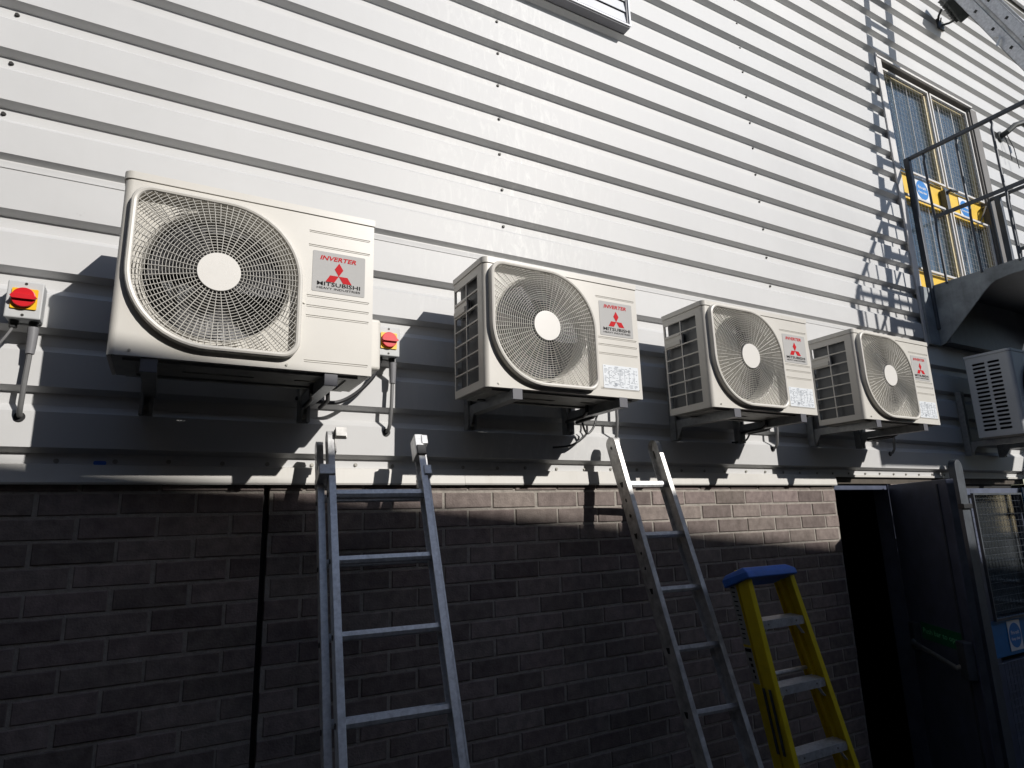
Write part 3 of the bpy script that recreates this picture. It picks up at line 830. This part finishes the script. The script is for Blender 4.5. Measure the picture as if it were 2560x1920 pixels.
# ------------------------------------------------------------------ aluminium ladders
def ladder_frame(st, w):
    st = Vector(st).normalized(); w = Vector(w).normalized(); n = st.cross(w).normalized()
    if n.y > 0: n = -n          # n points away from the wall
    return st, w, n
def stile(mb, T, st, w, n, x0, x1, d, s0, s1, side, t=.0035, rounded=True):
    """C-channel stile, web on the outer side; d half depth; s along the ladder (down positive)"""
    web = (x0, x0+t) if side < 0 else (x1-t, x1)
    def F(a, b, c): return T+w*a+st*b+n*c
    # web with rounded top
    k = 10
    poly = [(-d, s1), (d, s1)]+[(d*math.cos(q), s0+d*.9-d*.9*math.sin(q)) for q in [PI*i/k for i in range(k+1)]]
    mb.prism(poly, lambda a, b, e: F(e, b, a), web[0], web[1])
    st0 = s0+d*.9
    # flanges
    for c0, c1 in ((d-t, d), (-d, -d+t)):
        vs = [F(a, b, c) for a in (x0, x1) for b in (st0, s1) for c in (c0, c1)]
        mb.add(vs, [(0, 1, 3, 2), (4, 6, 7, 5), (0, 4, 5, 1), (2, 3, 7, 6), (0, 2, 6, 4), (1, 5, 7, 3)])
    # rounded flange over the top
    pts = [(d*math.cos(q), s0+d*.9-d*.9*math.sin(q)) for q in [PI*i/k for i in range(k+1)]]
    for (a, b), (c, e) in zip(pts, pts[1:]):
        vs = [F(x_, b, a) for x_ in (x0, x1)]+[F(x_, e, c) for x_ in (x0, x1)]
        mb.add(vs, [(0, 1, 3, 2)])
def rung(T, st, w, n, x0, x1, s, hh=.014, dd=.015):
    """D-shaped rung with a flat tread"""
    poly = [(dd, -hh), (dd*.75, -hh*1.05), (-dd*.75, -hh*1.05), (-dd, -hh*.6), (-dd, hh*.2), (-dd*.5, hh), (dd*.5, hh), (dd, hh*.2)]
    return MB().prism(poly, lambda a, b, d: T+w*d+st*(s+b)+n*a, x0, x1)
# combination ladder at the left
T = Vector((.9019, -.1399, .0188)); st, w, n = ladder_frame((-.0093, -.1059, -.2263), (.3037, -.0263, 0))
L1 = thing('combination_ladder', 'double section aluminium ladder with hooked tops leaning below the largest unit', 'ladder', (.9, -1.1, GZ))
def LC(mb, name, mt, par=L1, **k): return child(mb, name, mt, par, **k)
SL = 2.32
m = MB(); stile(m, T, st, w, n, -.036, -.011, .030, -.268, SL, -1); LC(m, 'stile', ALU, bevel=.001, seg=1)
m = MB(); stile(m, T, st, w, n, .310, .336, .030, -.263, SL, 1); LC(m, 'stile', ALU, bevel=.001, seg=1)
T2 = T-n*.066
m = MB(); stile(m, T2, st, w, n, -.067, -.042, .028, -.262, SL, -1); LC(m, 'rear_stile', ALU, bevel=.001, seg=1)
m = MB(); stile(m, T2, st, w, n, .340, .365, .028, -.262, SL, 1); LC(m, 'rear_stile', ALU, bevel=.001, seg=1)
for i in range(10):
    LC(rung(T, st, w, n, -.033, .333, i*.25, .012 if i else .014, .015), 'rung', ALU, bevel=.003)
    LC(rung(T2, st, w, n, -.064, .362, i*.25-.018, .012, .013), 'rung', ALU, bevel=.003)
    for a_ in (-.0375, ):
        LC(MB().prism(circ(0, 0, .0085, 10), lambda p, q, d: T+w*d+st*(i*.25+q)+n*p, a_-.0012, a_+.0012), 'rung_end', RUBB)
        LC(MB().prism(circ(0, 0, .0085, 10), lambda p, q, d: T2+w*d+st*(i*.25+q)+n*p, a_-.0322, a_-.0300), 'rung_end', RUBB)
def blk(x0, x1, s0, s1, c0, c1, sk=0.):
    vs = [T+w*a+st*(b+(sk if c == c1 else 0))+n*c for a in (x0, x1) for b in (s0, s1) for c in (c0, c1)]
    return MB().add(vs, [(0, 1, 3, 2), (4, 6, 7, 5), (0, 4, 5, 1), (2, 3, 7, 6), (0, 2, 6, 4), (1, 5, 7, 3)])
hk = blk(-.008, .034, -.262, -.222, .026, .052); q = blk(-.0105, -.004, -.262, -.165, -.02, .033); hk.add(q.v, q.f)
q = blk(.028, .034, -.222, -.214, .044, .052); hk.add(q.v, q.f)
LC(hk, 'hook_guide', ALUD, bevel=.002)
q = blk(.300, .334, -.250, -.160, -.032, .036); q2 = blk(.326, .352, -.245, -.205, .0, .040); q.add(q2.v, q2.f)
LC(q, 'hook_guide', ALU, bevel=.003)
LC(blk(.302, .340, -.196, -.155, .030, .044), 'latch', BLK, bevel=.003)
LC(blk(-.070, -.012, -.108, -.066, -.09, .038), 'clamp', ALU, bevel=.003)
LC(blk(.322, .352, -.108, -.068, -.09, .038), 'clamp', ALU, bevel=.003)
# single ladder
Tb = Vector((2.3218, -.0497, .0628)); st2, w2, n2 = ladder_frame((.0089, -.0696, -.2399), (.2094, -.0182, 0))
L2 = thing('single_ladder', 'single aluminium ladder with worn stiles leaning on the wall beside the yellow stepladder', 'ladder', (2.4, -.6, GZ))
m = MB(); stile(m, Tb, st2, w2, n2, -.044, -.018, .040, -.245, 2.2, -1); LC(m, 'stile', ALUD, L2, bevel=.001, seg=1)
m = MB(); stile(m, Tb, st2, w2, n2, .205, .231, .040, -.235, 2.2, 1); LC(m, 'stile', ALUD, L2, bevel=.001, seg=1)
for i in range(9):
    LC(rung(Tb, st2, w2, n2, -.041, .228, i*.250, .013, .015), 'rung', ALU, L2, bevel=.002)
    for a_ in (-.0452,):
        LC(MB().prism([(-.010, -.013), (.012, -.010), (.004, .014), (-.006, .012)], lambda p, q, d: Tb+w2*d+st2*(i*.25+q)+n2*p, a_-.001, a_+.001), 'rung_end', RUBB, L2)
for s_ in (-.19, .08, .155, .33, .40):
    LC(MB().prism([(rnd.uniform(.004, .011)*math.cos(q), rnd.uniform(.004, .012)*math.sin(q)) for q in [2*PI*i/9 for i in range(9)]],
                  lambda p, q, d: Tb+w2*d+st2*(s_+q)+n2*(p+rnd.uniform(-.002, .002)), -.0456, -.0444), 'rivet', RUBB, L2)
LC(MB().prism([(-.006, -.02), (.004, -.02), (.006, .0), (.002, .022), (-.005, .02)], lambda p, q, d: Tb+w2*d+st2*(-.16+q)+n2*p, .2028, .2040), 'slot', RUBB, L2)

# stepladder
Ts = Vector((2.6782, -.4445, -.5544)); ss = Vector((.0519, -.0072, -.2751)); ws = Vector((.2831, -.0049, 0))
stp = thing('stepladder', 'folded yellow fibreglass stepladder with a blue plastic cap', 'stepladder', (2.9, -.42, GZ))
def sp_pt(side, k, da, db):   # side 0/1, k step number, da outward x, db depth (towards wall)
    p = Ts+ss*k+(ws*(1+.1122*k) if side else Vector((0, 0, 0)))
    p.x += da; p.y += db; return p
K0, K1 = -.79, 5.55
def chan(side, d0, d1, wd, t=.004, K0=K0, K1=K1, shift=0.):
    m = MB(); sg = -1 if side == 0 else 1
    a_out, a_in = sg*0.022+shift*sg, (0.022-wd)*sg+shift*sg
    def bx(a0, a1, b0, b1):
        vs = [sp_pt(side, k_, a_, b_) for k_ in (K0, K1) for a_ in (a0, a1) for b_ in (b0, b1)]
        m.add(vs, [(0, 1, 3, 2), (4, 6, 7, 5), (0, 4, 5, 1), (2, 3, 7, 6), (0, 2, 6, 4), (1, 5, 7, 3)])
    bx(a_in, a_out, d0, d0+t); bx(a_in, a_out, d1-t, d1); bx(a_out-sg*t, a_out, d0+t, d1-t)
    return m
for sd in (0, 1):
    child(chan(sd, 0, .062, .030), 'front_rail', FIBRE, stp, bevel=.0015)
    child(chan(sd, .068, .112, .026, K0=-.68, shift=.004), 'rear_rail', FIBRE, stp, bevel=.0015)
for i in range(0, 6):
    a = sp_pt(0, i, .0, .004); b = sp_pt(1, i, .0, .004)
    m = MB()
    vs = [a, b, b+Vector((0, .065, .006)), a+Vector((0, .065, .006)), a+Vector((0, 0, -.034)), b+Vector((0, 0, -.034)), b+Vector((0, .004, -.034)), a+Vector((0, .004, -.034)),
          b+Vector((0, .062, -.02)), a+Vector((0, .062, -.02))]
    m.add([a, b, b+Vector((0, .065, .006)), a+Vector((0, .065, .006)), a+Vector((0, 0, -.003)), b+Vector((0, 0, -.003)), b+Vector((0, .065, .003)), a+Vector((0, .065, .003))],
          [(0, 1, 2, 3), (4, 7, 6, 5), (0, 4, 5, 1), (2, 6, 7, 3), (0, 3, 7, 4), (1, 5, 6, 2)])
    m.add([a+Vector((0, -.001, .002)), b+Vector((0, -.001, .002)), b+Vector((0, .002, -.034)), a+Vector((0, .002, -.034)), a+Vector((0, .003, .0)), b+Vector((0, .003, .0)), b+Vector((0, .006, -.034)), a+Vector((0, .006, -.034))],
          [(0, 1, 2, 3), (4, 7, 6, 5), (0, 4, 5, 1), (2, 6, 7, 3), (0, 3, 7, 4), (1, 5, 6, 2)])
    tr = child(m, 'tread', ALU, stp)
    w_ = (b-a).length
    for fx in (.16, .80):
        p = a+(b-a)*fx+Vector((0, -.001, -.014)); sub2 = MB().cyl(p, (0, -1, 0), .004, .003, 8)
        o = sub2.build('rivet', SCRW, tr); 
        o.matrix_parent_inverse = Matrix.Translation(-stp.location); o.matrix_parent_inverse = tr.matrix_parent_inverse.inverted() @ Matrix.Translation(-stp.location) if False else Matrix.Identity(4)
    for p, sg in ((a, 1), (b, -1)):
        child(MB().bar(p+Vector((sg*.004, .012, -.075)), p+Vector((sg*.045, .012, -.030)), .016, .003, (0, 0, 1)), 'brace', ALU, stp)
    if i in (1, 3, 5):
        c = sp_pt(0, i-.12, .0, .09); d = sp_pt(1, i-.12, .0, .09)
        child(MB().tube([c, d], .009, 8), 'rear_crossbar', ALU, stp, smooth=True)
# cap: blue top tilted back
c0 = Ts+ss*(-.80); c1 = sp_pt(1, -.80, 0, 0)
ex = (c1-c0).normalized(); ey = Vector((0, .93, -.36)).normalized(); ez = ex.cross(ey)
O = c0+Vector((-.032, -.018, -.008))
Wc = (c1-c0).length+.062
def cb(a, b, c): return O+ex*a+ey*b+ez*c
vs = [cb(0, 0, -.022), cb(Wc, 0, -.022), cb(Wc, .155, -.022), cb(0, .155, -.022), cb(.0, 0, .004), cb(Wc, 0, .004), cb(Wc, .155, .012), cb(0, .155, .012),
      cb(.010, .022, .030), cb(Wc-.030, .022, .030), cb(Wc-.030, .135, .030), cb(.010, .135, .030)]
m = MB().add(vs, [(0, 3, 2, 1), (0, 1, 5, 4), (1, 2, 6, 5), (2, 3, 7, 6), (3, 0, 4, 7), (4, 5, 9, 8), (5, 6, 10, 9), (6, 7, 11, 10), (7, 4, 8, 11), (8, 9, 10, 11)])
child(m, 'cap', CAPB, stp, bevel=.005)
# rating stickers on the left rear rail, spreader bars
def onrail(k0, k1, b0, b1, off=-.0275):
    vs = [sp_pt(0, k_, off, b_) for k_ in (k0, k1) for b_ in (b0, b1)]
    return MB().add(vs+[v+Vector((.0008, 0, 0)) for v in vs], [(0, 1, 3, 2), (4, 6, 7, 5), (0, 4, 5, 1), (2, 3, 7, 6), (0, 2, 6, 4), (1, 5, 7, 3)])
skt = child(onrail(-.62, .38, .070, .110), 'sticker', STICK, stp)
sk2 = child(onrail(.42, .98, .070, .110), 'sticker', STICK, stp)
m = MB()
for k_ in [(.42+.0*i) for i in range(1)]:
    q = onrail(.44, .49, .074, .106, -.0283); m.add(q.v, q.f)
for i in range(12):
    q = onrail(-.52+i*.072, -.50+i*.072, .078+.004*(i % 3), .100, -.0283); m.add(q.v, q.f)
for i in range(4):
    q = onrail(.58+i*.09, .63+i*.09, .082, .098-.003*i, -.0283); m.add(q.v, q.f)
child(m, 'sticker_print', BLACKP, stp)
for dx_ in (.012, .044):
    child(MB().bar(sp_pt(0, 1.02, -.030, dx_+.012), sp_pt(0, 2.0, -.030, dx_+.020), .004, .012, (0, 1, 0)), 'spreader', STEEL, stp)

# ------------------------------------------------------------------ landing with railings
XL, XR, ZL = 5.68, 7.11, 1.672
land = thing('steel_landing', 'dark grey fire escape landing with railings outside the yellow double door', 'landing', (6.4, -.6, ZL))
YE = -1.92
f = (XL-5)/4.655
poly = [(.095, ZL), (YE, ZL), (YE, 1.57), (-.48, 1.576), (-.422, 1.570), (-.375, 1.562), (-.335, 1.543), (-.292, 1.507), (.020, 1.197), (.04, 1.182), (.095, 1.165)]
child(MB().prism(poly, lambda a, b, d: (d, a, b), XL, XL+.012), 'side_plate', PLATE, land, bevel=.002)
child(MB().prism(poly, lambda a, b, d: (d, a, b), XR-.012, XR), 'side_plate', PLATE, land, bevel=.002)
child(MB().box(XL-.15, XL-.002, .070, .096, 1.17, ZL-.02), 'wall_plate', PLATE, land, bevel=.002)
child(MB().box(XL+.012, XR-.012, YE, .09, ZL-.07, ZL-.012), 'deck', STEEL, land)
child(MB().box(XL+.012, XR-.012, YE-.01, YE, ZL-.12, ZL), 'front_plate', PLATE, land)
child(MB().box(XL+.013, XR-.013, .0, .09, 1.18, ZL-.075), 'beam', STEEL, land)
def railing(pts_fn, length, s0, balusters, rail_z, mid_z, name):
    """one railing: top rail, mid rail, balusters; pts_fn(s, z)"""
    m = MB()
    m.bar(pts_fn(-.01, rail_z), pts_fn(length, rail_z), .032, .032)
    r = child(m, 'handrail', STEEL, land, bevel=.008)
    child(MB().bar(pts_fn(balusters[0], mid_z), pts_fn(length, mid_z), .014, .03), 'mid_rail', STEEL, land)
    for s in balusters:
        p = [pts_fn(s, ZL-.02), pts_fn(s, mid_z-.10), pts_fn(s+.006, mid_z-.03), pts_fn(s, mid_z+.05), pts_fn(s, rail_z-.08), pts_fn(s+.010, rail_z-.045), pts_fn(s, rail_z-.01)]
        child(MB().tube(p, .0095, 8), 'baluster', STEEL, land, smooth=True)
RZ = 2.815; MZ = 2.225
bal = [.135+.248*i for i in range(8)]
railing(lambda s, z: (XL, .085-s, z), 2.0, 0, bal, RZ, MZ, 'l')
railing(lambda s, z: (XR, .085-s, z), .9, 0, bal[:3], RZ-.02, MZ, 'r')
railing(lambda s, z: (XL+s, YE, z), 1.43, 0, [.2+.248*i for i in range(5)], RZ, MZ, 'f')
child(MB().box(XL-.024, XL+.024, .052, .096, 1.30, RZ+.010), 'post', STEEL, land, bevel=.006)
child(MB().box(XR-.024, XR+.024, .010, .058, ZL-.05, RZ-.03), 'post', STEEL, land, bevel=.006)
for px in (XL, XR): child(MB().box(px-.024, px+.024, YE-.024, YE+.024, ZL-.12, RZ-.02), 'post', STEEL, land, bevel=.006)
# stair flight falling away to the right, outside the picture
m = MB()
for i in range(14):
    m.box(XR+.02+i*.25, XR+.29+i*.25, YE+.05, -.65, ZL-.25-i*.27, ZL-.22-i*.27)
child(m, 'stair_treads', STEEL, land)

# ladder standing on the landing
TL = Vector((5.735, -.583, 3.788)); st3 = Vector((0, -.36, -1)).normalized(); w3 = Vector((1, 0, 0)); n3 = Vector((0, -1, .36)).normalized()
L3 = thing('extension_ladder', 'long aluminium extension ladder standing on the landing, cut off by the top right corner', 'ladder', (5.9, -1.3, ZL))
for k_, off in ((0, .0), (1, .098)):
    Tk = TL+n3*off
    s_top = -1.95 if k_ == 0 else -1.6
    for a0, a1, sd in ((-.012+.014*k_, .016+.014*k_, -1), (.345-.014*k_, .373-.014*k_, 1)):
        m = MB(); stile(m, Tk, st3, w3, n3, a0, a1, .042 if k_ == 0 else .036, s_top, 2.2, sd); child(m, 'stile', ALU, L3)
    i = -7
    while i < 8:
        child(rung(Tk, st3, w3, n3, -.010+.014*k_, .370-.014*k_, i*.245+.02, .013, .015), 'rung', ALU, L3)
        child(MB().prism([(-.012, -.010), (.010, -.014), (.014, .006), (-.006, .014)], lambda p, q, d: Tk+w3*d+st3*(i*.245+.02+q)+n3*p, -.0145+.014*k_, -.0125+.014*k_), 'rung_end', RUBB, L3)
        i += 1
child(MB().tube([TL+Vector((-.014, -.09, -.32)), TL+Vector((-.04, -.13, -.36)), TL+Vector((-.05, -.10, -.43))], .008, 8), 'rung_hook', ALU, L3)

# floodlight and swan-neck arm
fl = thing('floodlight', 'dark floodlight on an arm from the cladding near the ladder top', 'floodlight', (6.93, .05, 4.70))
fm = Matrix.Translation((6.76, -.075, 4.700)) @ Matrix.Rotation(math.radians(28), 4, 'Y') @ Matrix.Rotation(math.radians(-25), 4, 'X')
child(MB().box(-.14, .14, -.055, .045, -.10, .10, fm), 'housing', FLOOD, fl, bevel=.012)
child(MB().box(-.125, .125, -.062, -.056, -.085, .085, fm), 'lamp_glass', BLK, fl)
m = MB()
for i in range(7): m.box(-.12+i*.037, -.112+i*.037, .045, .065, -.08, .08, fm)
child(m, 'cooling_fins', FLOOD, fl)
child(MB().tube([(6.68, .0, 4.70), (6.72, .05, 4.68), (6.79, .09, 4.68)], .011, 8).tube([(6.84, -.03, 4.62), (6.86, .03, 4.64), (6.85, .09, 4.66)], .011, 8)
      .tube([(6.79, .06, 4.70), (6.80, .075, 4.66)], .006, 6), 'arm', FLOOD, fl)
child(MB().box(6.76, 6.88, .082, .098, 4.60, 4.70), 'wall_mount', FLOOD, fl, bevel=.003)
sn = thing('swan_neck_pipe', 'bent dark pipe with thin dangling wires on the cladding right of the upper door', 'pipe', (7.65, .08, 3.65))
child(MB().tube([(7.62, .095, 3.63), (7.63, .03, 3.65), (7.70, -.02, 3.72), (7.80, -.05, 3.76), (7.88, -.06, 3.74), (7.90, -.06, 3.62)], .028, 10), 'pipe', FLOOD, sn, smooth=True)
child(MB().cyl((7.62, .099, 3.63), (0, -1, 0), .055, .02, 16), 'wall_mount', FLOOD, sn)
child(MB().tube([(7.64, .06, 3.63), (7.655, .05, 3.5), (7.66, .05, 3.35)], .004, 6).tube([(7.66, .05, 3.66), (7.74, .04, 3.5), (7.76, .04, 3.28)], .004, 6), 'wires', BLK, sn)

# ------------------------------------------------------------------ opposite building: keeps the sun off the lower wall
op = thing('opposite_building', 'dark brick building across the yard, behind the photographer', 'building', (4, -8, GZ))
SX, SZ = .485, .662
zt = 3.60
def edge(xs):
    zs = .148-.106*xs; d = (zt-zs)/SZ
    return Vector((xs+SX*d, .1-d, 0))
e0, e1 = edge(-9), edge(22)
bk_ = Vector((.11, -6, 0))
m = MB().add([(e0.x, e0.y, GZ), (e1.x, e1.y, GZ), (e1.x, e1.y-6, GZ), (e0.x, e0.y-6, GZ), (e0.x, e0.y, zt), (e1.x, e1.y, zt), (e1.x, e1.y-6, zt), (e0.x, e0.y-6, zt)],
             [(0, 3, 2, 1), (4, 5, 6, 7), (0, 1, 5, 4), (1, 2, 6, 5), (2, 3, 7, 6), (3, 0, 4, 7)])
child(m, 'wall', DRKB, op)
m = MB()
for i in range(5):
    c = e0.lerp(e1, .22+i*.13); d = (e1-e0).normalized(); nn = Vector((-d.y, d.x, 0)); nn = nn if nn.y > 0 else -nn
    a = c-d*.7; b = c+d*.7
    vs = [(p+nn*o_)+Vector((0, 0, z)) for p in (a, b) for o_ in (.0, .03) for z in (.2, 1.6)]
    m.add(vs, [(0, 1, 3, 2), (4, 6, 7, 5), (0, 4, 5, 1), (2, 3, 7, 6), (0, 2, 6, 4), (1, 5, 7, 3)])
child(m, 'window', BLK, op)

sky_blocker = thing('added_sky_blocker', 'added dark block left of the yard, unseen, cutting sky light on the lower wall', 'building', (-6, -3, GZ))  # added out of view to reduce sky light reaching the lower brickwork
child(MB().box(-9, -3.6, -12, -.4, GZ, 6.2), 'wall', DRKB, sky_blocker)
child(MB().box(-9.1, -3.5, -12.1, -.35, 6.201, 6.32), 'blocker_cap', DRKB, sky_blocker)

# ------------------------------------------------------------------ light, sky, camera
s = Vector((SX, -1, SZ)).normalized()
sl = bpy.data.lights.new('sun', 'SUN'); sl.energy = 4.5; sl.angle = math.radians(.53); sl.color = (1, .96, .91)
so = bpy.data.objects.new('sun', sl); col.objects.link(so); so.rotation_euler = s.to_track_quat('Z', 'Y').to_euler(); so.location = (3, -6, 6)
wd = bpy.data.worlds.new('World'); S.world = wd; wd.use_nodes = True
nt = wd.node_tree; bg = nt.nodes['Background']; sky = nt.nodes.new('ShaderNodeTexSky'); sky.sky_type = 'NISHITA'; sky.sun_disc = False
sky.sun_elevation = math.asin(s.z); sky.sun_rotation = math.atan2(s.x, s.y); sky.air_density = 1.0; sky.dust_density = .6; sky.ozone_density = 1.5
nt.links.new(sky.outputs[0], bg.inputs['Color']); bg.inputs['Strength'].default_value = .108

cam = bpy.data.cameras.new('camera'); co = bpy.data.objects.new('camera', cam); col.objects.link(co); S.camera = co
r_ = Vector((.87551224, -.48232093, -.02906614)); u_ = Vector((-.07847344, -.20128542, .9763842)); f_ = Vector((.47678112, .85255539, .21407723))
M = Matrix(((r_.x, u_.x, -f_.x, .34513069), (r_.y, u_.y, -f_.y, -2.44823819), (r_.z, u_.z, -f_.z, -.09025866), (0, 0, 0, 1)))
co.matrix_world = M
cam.sensor_width = 36; cam.lens = 36*1557.835/2560; cam.clip_start = .05; cam.clip_end = 500
S.view_settings.view_transform = 'Standard'; S.view_settings.look = 'None'; S.view_settings.exposure = 0; S.view_settings.gamma = 1
S.cycles.max_bounces = 8
